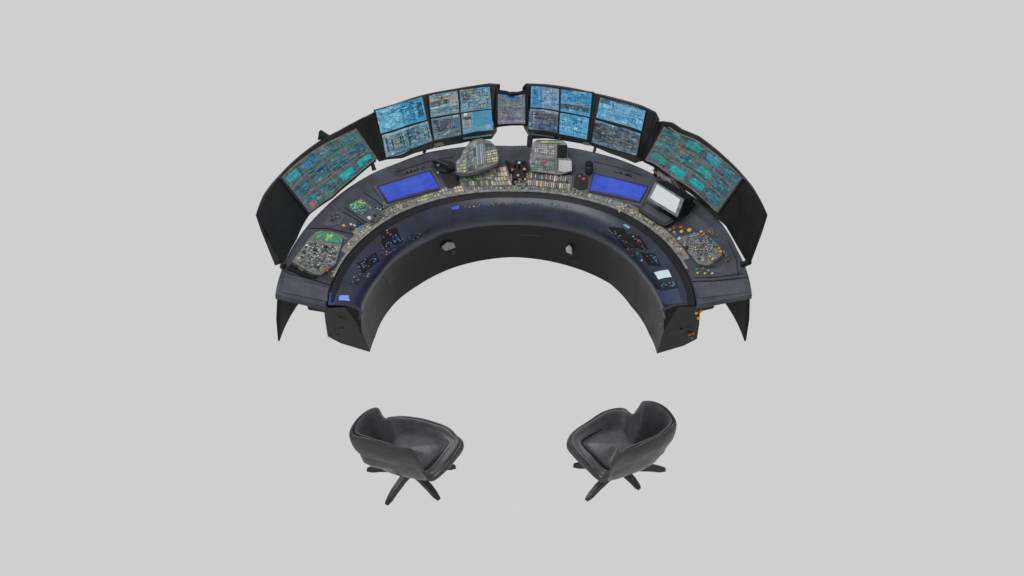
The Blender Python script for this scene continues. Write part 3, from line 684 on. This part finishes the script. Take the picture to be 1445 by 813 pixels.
NV = [(58,66,92),(74,84,110),(90,96,104),(50,54,66),(70,100,150),(110,112,112)]
fas_keys([(574,335),(596,324),(600,330),(580,341)], 9, 3, [(70,72,78),(96,96,98),(56,58,64)], .6)
fas_keys([(549,333),(560,326),(570,338),(558,346)], 6, 5, NV+[(60,120,180)], .45); fas_keys([(530,352),(550,340),(560,352),(540,364)], 9, 6, NV+[(150,90,70),(60,120,180)], .5)
fas_keys([(508,372),(528,360),(532,368),(514,382)], 7, 4, NV+[(60,120,180)], .45); fas_keys([(494,392),(516,382),(524,388),(500,404)], 8, 4, [(110,112,110),(76,78,80),(150,110,96),(60,62,70)], .4)
fas_keys([(655,291),(680,288),(680,292),(655,295)], 10, 2, NV+[(60,76,170)], .6); fas_keys([(683,287.5),(716,285),(716,289),(683,291)], 16, 2, NV+[(60,80,180),(120,140,100)], .7)
fas_keys([(732,284.5),(766,286),(766,290),(732,288)], 16, 2, NV+[(60,80,180),(52,70,170)], .65); fas_keys([(776,286),(806,290),(806,294),(776,290)], 14, 2, [(120,124,126),(80,100,130),(70,84,110)], .7)
fas_keys([(856,322),(876,328),(882,342),(868,336)], 8, 6, NV+[(150,150,110),(90,90,86)], .45); fas_keys([(874,338),(892,346),(908,360),(890,352)], 8, 6, [(80,74,70),(96,90,86),(60,56,56),(56,60,70)], .5)
fas_keys([(890,332),(904,340),(912,352),(898,344)], 6, 5, NV+[(120,60,50),(150,90,80)], .5); fas_keys([(908,356),(926,362),(932,374),(914,370)], 8, 4, NV+[(60,100,170),(80,160,180)], .5)
for x, y, c, r in ((547,329,(170,60,64),.012),(551,331.5,(180,64,60),.011),(541,335,(60,120,84),.008),(546,325.5,(150,160,150),.010),(557,341,(60,140,200),.012),(545,356,(200,110,80),.010),(539,352,(130,80,90),.008),(515,367,(70,130,190),.010),(506,377,(90,160,190),.010),(508,382,(110,140,170),.008),(499,392,(150,150,140),.009),(497,399,(150,110,96),.009),(512,391,(110,80,70),.007),
    (662,292.5,(190,120,110),.009),(669,291.5,(200,180,130),.011),(686,288.5,(80,130,150),.010),(694,287.6,(130,140,100),.012),(703,288.4,(60,150,140),.010),(709,287,(150,60,70),.009),(714,286.3,(205,140,70),.010),(748,286.8,(130,170,200),.009),(759,288.4,(190,70,70),.010),(778,287.5,(120,124,120),.012),
    (901.5,340,(180,64,56),.013),(904,342,(150,60,56),.010),(894,334,(190,186,176),.009),(899,333,(120,110,80),.007),(906,367.7,(185,190,195),.011),(925,368,(60,100,190),.009),(884,342,(110,70,64),.012),(887,352,(120,118,110),.009),(900,358,(70,160,190),.009),(893,361,(80,120,150),.007),(910,352,(90,100,110),.009),(950,399,(150,146,130),.009),(884,325,(110,120,130),.007)):
    button(x, y, tuple(v*.82+10 for v in c), r*.9, .014, fas, name='indicator_light')
# end face fittings on both console ends
pr = Plane(pol(2, 1.10, .45), V((.12, -1, .02)), V((1,0,0))); pl_ = Plane(pol(178, 1.10, .45), V((-.12, -1, .02)), V((1,0,0)))
for x, y, c, r, P in ((944.5,447,(150,30,40),.013,pr),(947.3,453,(230,40,50),.016,pr),(943,440,(110,110,100),.010,pr),(938,443,(150,140,110),.007,pr),(968,447,(90,92,84),.009,pr),(970,452,(110,96,70),.007,pr),(962,466,(150,80,50),.008,pr),(978,470,(220,120,60),.010,pr),(955,456,(90,84,70),.007,pr),(481,449,(84,84,78),.009,pl_),(490,451,(90,88,74),.008,pl_),(483,464,(150,90,60),.007,pl_),(498,454,(74,76,74),.008,pl_),(932,457,(130,130,116),.007,pr),(973,472,(200,60,40),.016,pr),(976,476,(150,130,50),.010,pr),(466,474,(190,70,40),.011,pl_),(476,473,(70,100,70),.009,pl_)):
    button(x, y, c, r, .010, P, name='warning_light', hk=.016)
mb = MB(); p = at_z(986,441,.50); 
for k in range(4): mb.dome(p+V((random.uniform(-.02,.02), random.uniform(-.02,.02), .02*k-.04)), V((.6,-1,.4)), .011, .012, c=alb(((230,140,30),(240,180,60),(200,80,30),(220,150,60))[k]))
mb.build('warning_light', M['paint'], desk_root)

for P, q in ((pr, [(944,437),(979,435),(978,466),(942,474)]), (pl_, [(467,436),(505,438),(508,474),(468,466)])):
    mb = MB(); poly_plate(mb, P, q, -.004, .008); mb.build('end_panel', M['bezel'], desk_root, bevel=.003)
# ================================================================== THINGS ON THE DESK
def P3(px, py, z): return at_z(px, py, z)
def tower(label, outline, base_px, top_px, zb, zt, back, group):
    pb, pt = at_z(*base_px, zb), at_z(*top_px, zt)
    n = V((1,0,0)).cross(V((0, pt.y-pb.y, pt.z-pb.z))).normalized()
    if n.y > 0: n = -n
    root = thing('instrument_tower', label, 'instrument panel', (pb.x, pb.y+.05, zb-.02), group)
    pl = Plane(pb, n, V((1,0,0)))
    mb = MB(); o = [pl.at(x, y)[0] for x, y in outline]
    mb.prism(o, [V((p.x+(pb.x-p.x)*.12, p.y+back, max(.66, p.z-.05))) for p in o])
    mb.build('housing', M['pod'], root, bevel=.010)
    return root, pl
# left tower
GRY = [(100,108,110),(112,118,116),(88,96,100),(124,128,122),(76,86,88),(106,116,120)]
t, pl = tower('round topped instrument tower with slatted grey face, left of the control levers', [(643,228),(649,224),(653,213),(661,203),(670,199),(679.5,197.5),(695,202),(702,211),(704.5,223),(703,232),(690,238.5),(671.6,245),(653,248),(643,245)],
    (671,246), (679,198), .70, .90, .10, 'instrument towers on the desk')
mb = MB(); keys(mb, pl, [(654,214),(671,202),(673,238),(658,243)], 5, 6, GRY+[(84,104,110)], .97, .002, .006, .88); mb.build('panel_blocks', M['paint'], t)
mb = MB(); keys(mb, pl, [(671,202),(684,200),(687,233),(673,238)], 5, 1, [(128,136,142),(84,96,100),(140,144,148),(96,116,124)], 1, .002, .010, .8); mb.build('vertical_slats', M['paint'], t)
mb = MB(); keys(mb, pl, [(684,214),(701,210),(702.5,228),(688,231)], 6, 5, [(190,186,150),(150,150,116),(176,180,160)], 1, .002, .008, .62); mb.build('key_rows', M['paint'], t)
mb = MB(); keys(mb, pl, [(684,201),(697,203),(701,210),(684,213)], 4, 2, [(56,66,58),(64,74,66),(90,100,90)], 1, .002, .006, .85); mb.build('panel_blocks', M['paint'], t)
mb = MB(); keys(mb, pl, [(644,229),(657,225),(658,244),(645,244)], 3, 4, [(130,134,128),(150,146,104),(110,114,112),(170,160,140)], .95, .002, .008, .8); mb.build('side_keys', M['paint'], t)
mb = MB(); poly_plate(mb, pl, [(643,243),(653,245.5),(671,242),(690,235.5),(703,229),(704,233),(691,240),(671.6,247),(653,250),(643,247)], -.01, .022); mb.build('lower_rim', M['bezel'], t, bevel=.004)
# right tower
t, pl = tower('square instrument tower with label rows, dark recess and white card', [(746.5,228),(750.5,202),(756,198.5),(795,199),(801,204),(801.5,222),(807.5,226),(808,243),(789,247.5),(748.5,242)],
    (775,246), (775,198), .69, .88, .09, 'instrument towers on the desk')
mb = MB(); poly_plate(mb, pl, [(786.5,204),(800.5,205),(800,222.5),(786,222.5)], .0, .010); mb.build('dark_recess', M['seam'], t, bevel=.003)
mb = MB(); poly_plate(mb, pl, [(788.5,226),(806.5,227),(807,241),(797,243),(788.5,241.5)], .0, .012); mb.build('white_card', M['card'], t)
mb = MB(); poly_plate(mb, pl, [(785,203),(786.5,203),(785.5,242),(783.5,242)], .0, .018); mb.build('divider_bar', M['module'], t)
mb = MB(); keys(mb, pl, [(755,205.5),(782,206),(782,218.5),(754.5,215.5)], 11, 4, [(170,164,166),(150,150,160),(190,160,156),(120,130,150),(160,176,176)], .95, .003, .006, .68); mb.build('label_rows', M['paint'], t)
mb = MB(); keys(mb, pl, [(764,199),(792,199.5),(794,202.5),(764,202)], 3, 1, [(140,160,110),(120,140,100)], 1, .003, .008, .95); mb.build('green_cap', M['paint'], t)
mb = MB(); keys(mb, pl, [(752,221),(783,224),(783,240),(750,239)], 8, 6, [(96,102,102),(110,116,112),(84,92,92),(100,110,116)], .85, .003, .005, .86)
p, a, b, n = pl.at(768.5,228); mb.dome(p+n*.005, n, .014, .010, c=alb((180,80,80))); p, a, b, n = pl.at(757,229); mb.dome(p+n*.005, n, .012, .008, c=alb((150,150,146))); mb.build('lower_panel', M['paint'], t)

# desk monitor with a white screen
pb, pt = at_z(934.5,290,.78), at_z(944,268,.90)
n = (pt-pb).cross(V((.8,-.62,0))).normalized()
if n.dot(CAM-pb) < 0: n = -n
root = thing('desk_monitor', 'boxy desk monitor with a blank white screen and keyboard shelf', 'monitor', at_z(935,300,.68))
pl = Plane(pb, n, V((.8,-.62,0)))
q = [(927,260),(960,281),(953,301),(917,279.5)]
o = [(924.5,256.5),(965,282),(955.5,307),(912.5,281)]
mb = MB(); fp = [pl.at(x, y)[0] for x, y in o]
rad = V((math.cos(R(43)), math.sin(R(43)), 0))
mb.prism(fp, [V((p.x, p.y, 0))*1+V((0,0,p.z)) + rad*.13+V((0,0,-.05)) for p in fp]); mb.build('case', M['seam'], root, bevel=.006)
mb = MB()
for k in range(4): quad_plate(mb, pl, [o[k], o[(k+1) % 4], q[(k+1) % 4], q[k]], -.004, .012, nx=1, ny=1)
mb.build('screen_frame', M['pod'], root, bevel=.003)
cv = Canvas(40, 28, (203,208,212), 91, 5); cv.rect(0,0,1,.06,(180,186,190),.7); cv.rect(0,0,.04,1,(176,182,186),.6)
screen_plane(pl, q, cv, .008, root, 'white_screen')
sh = [(912,284),(951.5,307),(952,311),(939.5,318),(931,316),(904,299),(899.5,294)]
mb = MB(); poly_plate(mb, desk, sh, -.004, .035); sho = mb.build('keyboard_shelf', M['bezel'], root, bevel=.008)
mb = MB(); poly_plate(mb, desk, [(913,287),(948,308),(938,314.5),(905,294.5)], .02, .042); mb.build('keyboard', M['slate2'], sho, bevel=.004)
# black leaning document holder behind the monitor
root = thing('document_holder', 'narrow black angled document holder behind the white screen monitor', 'stand', at_z(945,262,.76))
mb = MB(); A = [at_z(x, y, z) for x, y, z in ((919,239,.80),(968,285,.80),(971,280,.74),(930,240,.74))]; mb.prism(A, [p+V((.02,.02,-.03)) for p in A]); mb.build('ledge', M['edge'], root, bevel=.003)
mb = MB(); A = [at_z(x, y, z) for x, y, z in ((941,248,.84),(950,250,.84),(977,283,.80),(974,291,.76),(962,278,.76))]; mb.prism(A, [p+V((.03,.03,-.04)) for p in A]); mb.build('back_plate', M['bezel'], root, bevel=.006)

def lever(mb, px, py, z0, h, r, c, cap, lean=(0,0)):
    p = at_z(px, py, z0); a = V((lean[0], lean[1], 1)); mb.cyl(p, a, r, r*.8, h, 12, alb(c)); mb.dome(p+a.normalized()*h, a, r*1.35, r*1.4, c=alb(tuple(x*.85+14 for x in cap)))
root = thing('control_lever_set', 'cluster of black control levers with white, red and orange knobs between the towers', 'controls', at_z(731,248,.66))
mb = MB(); poly_plate(mb, desk, [(719,236),(727,226),(742,227),(746,240),(741,252),(724,252)], -.002, .02); mb.build('lever_base', M['black'], root, bevel=.005)
for x, y, h, cap, ln in ((732.7,238,.055,(205,205,200),(0,0)),(723.5,243,.02,(215,70,70),(-.1,0)),(739.5,242,.02,(205,150,100),(.1,0)),(731,249,.008,(170,160,120),(0,0)),(727,236,.03,(50,52,56),(-.2,.1)),(738,233,.035,(60,52,60),(.2,.1))):
    m2 = MB(); lever(m2, x, y, .69, h, .009, (40,42,46), cap, ln); m2.build('lever', M['paint'], root)
root = thing('black_canister', 'short black canister with a silver cap beside the right blue screen', 'canister', at_z(831,242,.69))
p = at_z(831,243,.69)
mb = MB(); mb.cyl(p, V((0,0,1)), .032, .030, .055, 24); mb.build('lower_drum', M['bezel'], root, bevel=.003)
mb = MB(); mb.cyl(p+V((0,0,.055)), V((0,0,1)), .026, .027, .010, 24); mb.build('metal_ring', M['chrome'], root)
mb = MB(); mb.cyl(p+V((0,0,.065)), V((0,0,1)), .031, .027, .03, 24); mb.build('cap', M['black'], root, bevel=.004)
root = thing('black_handset', 'black handset cradle at the left of the slatted tower', 'handset', at_z(622,236,.70))
mb = MB(); poly_plate(mb, desk, [(613,229),(620,225),(640,228),(643,238),(628,243),(617,240)], -.002, .025); mb.build('cradle', M['black'], root, bevel=.006)
mb = MB(); a = at_z(614,226,.76); b = at_z(634,234,.75); ax = (b-a); mb.cyl(a, ax, .014, .014, ax.length, 12); mb.dome(a, V((-.2,-.3,-1)), .026, .03); mb.dome(b, V((.2,-.3,-1)), .026, .03); mb.build('handset', M['bezel'], root, smooth=False)
mb = MB(); p, a, b, n = desk.at(618,233,.026); mb.box(p, a*.012, b*.008, n*.004, alb((140,144,120))); mb.build('dial_plate', M['paint'], root)

# small lamps on the inner console wall
def wall_lamp(px, py, label, sx, colr, tail):
    p, a, b, n = wall.at(px, py, .03)
    root = thing('wall_lamp', label, 'lamp', p-n*.03, 'small lamps on the inner console wall')
    mb = MB(); r = [p+a*(-.05*sx)+b*.03, p+a*.035*sx+b*.028, p+a*.055*sx-b*.012, p+a*.01*sx-b*.042, p-a*.035*sx-b*.02]
    mb.prism([x-n*.02 for x in r], [x+n*.008 for x in r], alb(colr)); mb.build('lamp_shade', M['paint'], root, bevel=.006)
    mb = MB(); e, *_ = wall.at(*tail, .012); st = p-n*.02+b*.01; mb.cyl(st, e-st, .007, .006, (e-st).length, 10, alb((70,68,64))); mb.cyl(e-n*.01, n, .025, .02, .012, 14, alb((66,64,62))); mb.build('stem', M['paint'], root)
wall_lamp(634,348,'small grey wall lamp on the inner console wall, left of centre',1.15,(128,130,132),(640,356))
wall_lamp(803,353,'small pale wall lamp on the inner console wall, right of centre',.55,(160,162,162),(806,358))

# faint panel outlines on the dark inner wall
for q in ([(535,384),(548,378),(560,392),(550,402)], [(736,331),(765,332),(765,334),(736,333)], [(806,366),(830,371),(828,375),(806,370)], [(858,392),(870,398),(878,412),(868,406)]):
    mb = MB(); quad_plate(mb, wall, q, -.002, .004, alb((50,50,50)), 3, 2); mb.build('wall_panel', M['paint'], desk_root, bevel=.002)

# ================================================================== CHAIRS
def catmull(P, n):
    m = len(P); out = []
    for i in range(m):
        a, b, c, d = P[i-1], P[i], P[(i+1) % m], P[(i+2) % m]
        for k in range(n):
            t = k/n; out.append(.5*((2*b)+(c-a)*t+(2*a-5*b+4*c-d)*t*t+(3*b-a-3*c+d)*t**3))
    return out
def chair(label, rim, low, seat_c, seat_z, feet, hub, zb=.27, lift=.25):
    """rim: measured points round the shell's edge (px,py,z); low: matching radial shrink of the underside"""
    h = at_z(*hub, .0); root = thing('swivel_chair', label, 'chair', (h.x, h.y, 0), 'swivel chairs in front of the desk')
    P = [at_z(x, y, z) for x, y, z in rim]; c = V((sum(p.x for p in P)/len(P), sum(p.y for p in P)/len(P), 0))
    def mk(f): return catmull([f(i, p) for i, p in enumerate(P)], 5)
    toc = lambda p, k, z: V((c.x+(p.x-c.x)*k, c.y+(p.y-c.y)*k, z))
    L = lambda i: low[i]
    rows = [mk(lambda i, p: toc(p, .15, zb-.005)), mk(lambda i, p: toc(p, L(i)*.62, zb)), mk(lambda i, p: toc(p, L(i), zb+.035+lift*max(0, p.z-.56))),
            mk(lambda i, p: toc(p, L(i)*.45+.545, zb+.05+(p.z-zb)*.40)), mk(lambda i, p: toc(p, .99, zb+(p.z-zb)*.66)), mk(lambda i, p: toc(p, 1.0+.035*min(1, max(0, p.z-.42)*8), p.z-.045)), mk(lambda i, p: toc(p, 1.0+.022*min(1, max(0, p.z-.42)*8), p.z-.006)), mk(lambda i, p: toc(p, .97, p.z+.008)),
            mk(lambda i, p: toc(p, .93, p.z-.010)), mk(lambda i, p: toc(p, .90, seat_z+(p.z-seat_z)*.3-.02)), mk(lambda i, p: toc(p, .80, min(p.z, seat_z)-.05)), mk(lambda i, p: toc(p, .3, seat_z-.08))]
    for ri, r in enumerate(rows):
        for p in r:
            if 3 <= ri <= 7:
                k = mnoise.noise(p*9)*.014; p.x += k; p.z += mnoise.noise(p*7+V((5,0,0)))*.012
    mb = MB(); mb.loft(rows); mb.build('shell', M['leather'], root, smooth=True, subsurf=1)
    # thick padding that rolls from the rim down to the seat
    tall = lambda p: max(0, p.z-seat_z)
    rows = [mk(lambda i, p: toc(p, .60, min(p.z, seat_z)-.04)), mk(lambda i, p: toc(p, .88, min(p.z, seat_z)-.03)), mk(lambda i, p: toc(p, .955, p.z-.012)), mk(lambda i, p: toc(p, .935, p.z+.010)), mk(lambda i, p: toc(p, .87, p.z+.006)),
            mk(lambda i, p: toc(p, .81, min(p.z, seat_z)+tall(p)*.72)), mk(lambda i, p: toc(p, .755, min(p.z, seat_z)+.025+tall(p)*.36)), mk(lambda i, p: toc(p, .70-.10*min(1, tall(p)*4), min(p.z-.01, seat_z)+.018)), mk(lambda i, p: toc(p, .56, min(p.z, seat_z)-.005))]
    for ri, r in enumerate(rows):
        for p in r:
            if ri >= 3: p.z += mnoise.noise(p*8+V((1,7,0)))*.014; p.x += mnoise.noise(p*11)*.010
    mb = MB(); mb.loft(rows); mb.build('side_padding', M['leather_in'], root, smooth=True, subsurf=1)
    lowz = lambda p, k: seat_z-max(0, seat_z+.01-p.z)*k
    rows = [mk(lambda i, p: toc(p, .25, seat_z-.06)), mk(lambda i, p: toc(p, .62, lowz(p,1)-.05)), mk(lambda i, p: toc(p, .70, lowz(p,1)-.01)), mk(lambda i, p: toc(p, .66, lowz(p,.9)+.022)), mk(lambda i, p: toc(p, .50, lowz(p,.6)+.034)), mk(lambda i, p: toc(p, .15, lowz(p,.3)+.034))]
    mb = MB(); mb.loft(rows); mb.build('seat_cushion', M['leather_in'], root, smooth=True, subsurf=1)
    loop = mk(lambda i, p: toc(p, .715, lowz(p,.95)+.026)); loop = loop+loop[:1]; mb = MB(); rr = []
    for a, b in zip(loop, loop[1:]+loop[1:2]):
        d_ = (b-a).normalized(); u = V((d_.y, -d_.x, 0)).normalized(); rr.append([a+(u*math.cos(x)+V((0,0,1))*math.sin(x))*.006 for x in [k*math.pi/3 for k in range(6)]])
    mb.loft(rr, cap=False); mb.build('piping', M['seam'], root, smooth=True)
    # base
    hb = V((h.x, h.y, 0))
    mb = MB(); mb.cyl(hb+V((0,0,.07)), V((0,0,1)), .035, .028, zb-.06, 20); mb.cyl(hb+V((0,0,.05)), V((0,0,1)), .055, .05, .05, 20); mb.build('column', M['leg'], root, bevel=.004)
    for fx, fy in feet:
        f = at_z(fx, fy, .0) if not isinstance(fx, V) else fx
        f.z = .0; d = (f-hb); l = d.length; d.normalize(); w = V((-d.y, d.x, 0)); mb = MB(); rows = []
        for k, (t, zt, zl, ww) in enumerate(((.0,.11,.06,.030),(.35,.095,.055,.028),(.68,.070,.030,.025),(.86,.045,.008,.022),(1.0,.022,.0,.014))):
            q = hb+d*l*t; rows.append([q+w*ww+V((0,0,zl)), q-w*ww+V((0,0,zl)), q-w*ww*.75+V((0,0,zt)), q+w*ww*.75+V((0,0,zt))])
        mb.loft(rows); mb.build('leg', M['leg'], root, bevel=.004)
    return root
# right chair: rim counted from the tall wing clockwise as seen
rimR = [(912,566,.84),(936,574,.82),(955,594,.74),(937,612,.70),(903,628,.66),(869,645,.60),(852,675,.37),(824,652,.42),(801,626,.47),(806,611,.50),(832,592,.53),(860,578,.55),(882,576,.55),(894,584,.58)]
lowR = [.72,.72,.72,.74,.76,.80,.84,.80,.72,.7,.7,.7,.7,.7]
def back_foot(hub, deg, r):
    p = at_z(*hub, 0); return V((p.x+r*math.cos(R(deg)), p.y+r*math.sin(R(deg)), 0))
chair('black leather swivel chair on the right with its tall wing at the right', rimR, lowR, None, .44, [(827,707),(903,691),(939,664),(809,658),(back_foot((872,672),80,.26),0)], (872,672))
rimL = [(526,576,.82),(541,589,.60),(551,587,.56),(572,587,.55),(602,592,.54),(632,602,.52),(645,613,.50),(654,624,.48),(633,653,.42),(607,675,.37),(585,640,.62),(556,632,.68),(520,621,.72),(496,612,.74),(503,591,.80)]
lowL = [.66,.7,.7,.7,.7,.7,.7,.72,.78,.82,.78,.72,.66,.62,.62]
chair('black leather swivel chair on the left with its tall wing at the left', rimL, lowL, None, .44, [(545,713),(620,706),(518,664),(643,660),(back_foot((581,674),95,.26),0)], (581,674), lift=.5)

# ------------------------------------------------------------------ light
w = bpy.data.worlds.new('World'); scn.world = w; w.use_nodes = True
w.node_tree.nodes['Background'].inputs['Color'].default_value = (.624,.624,.624,1)
w.node_tree.nodes['Background'].inputs['Strength'].default_value = 1.0
l = bpy.data.lights.new('soft_light', 'AREA'); l.energy = 260; l.size = 5; l.shape = 'DISK'
lo = bpy.data.objects.new('soft_light', l); col.objects.link(lo); lo.location = (-1.5, -1.0, 7.0)
lo.rotation_euler = (V((0,.2,.5))-lo.location).to_track_quat('-Z', 'Y').to_euler()

for o in list(bpy.data.objects):
    if '_loc' in o: del o['_loc']
scn.render.engine = 'CYCLES'
scn.view_settings.view_transform = 'Standard'; scn.view_settings.look = 'None'; scn.view_settings.exposure = 0; scn.view_settings.gamma = 1
scn.render.resolution_x = 1024; scn.render.resolution_y = 576
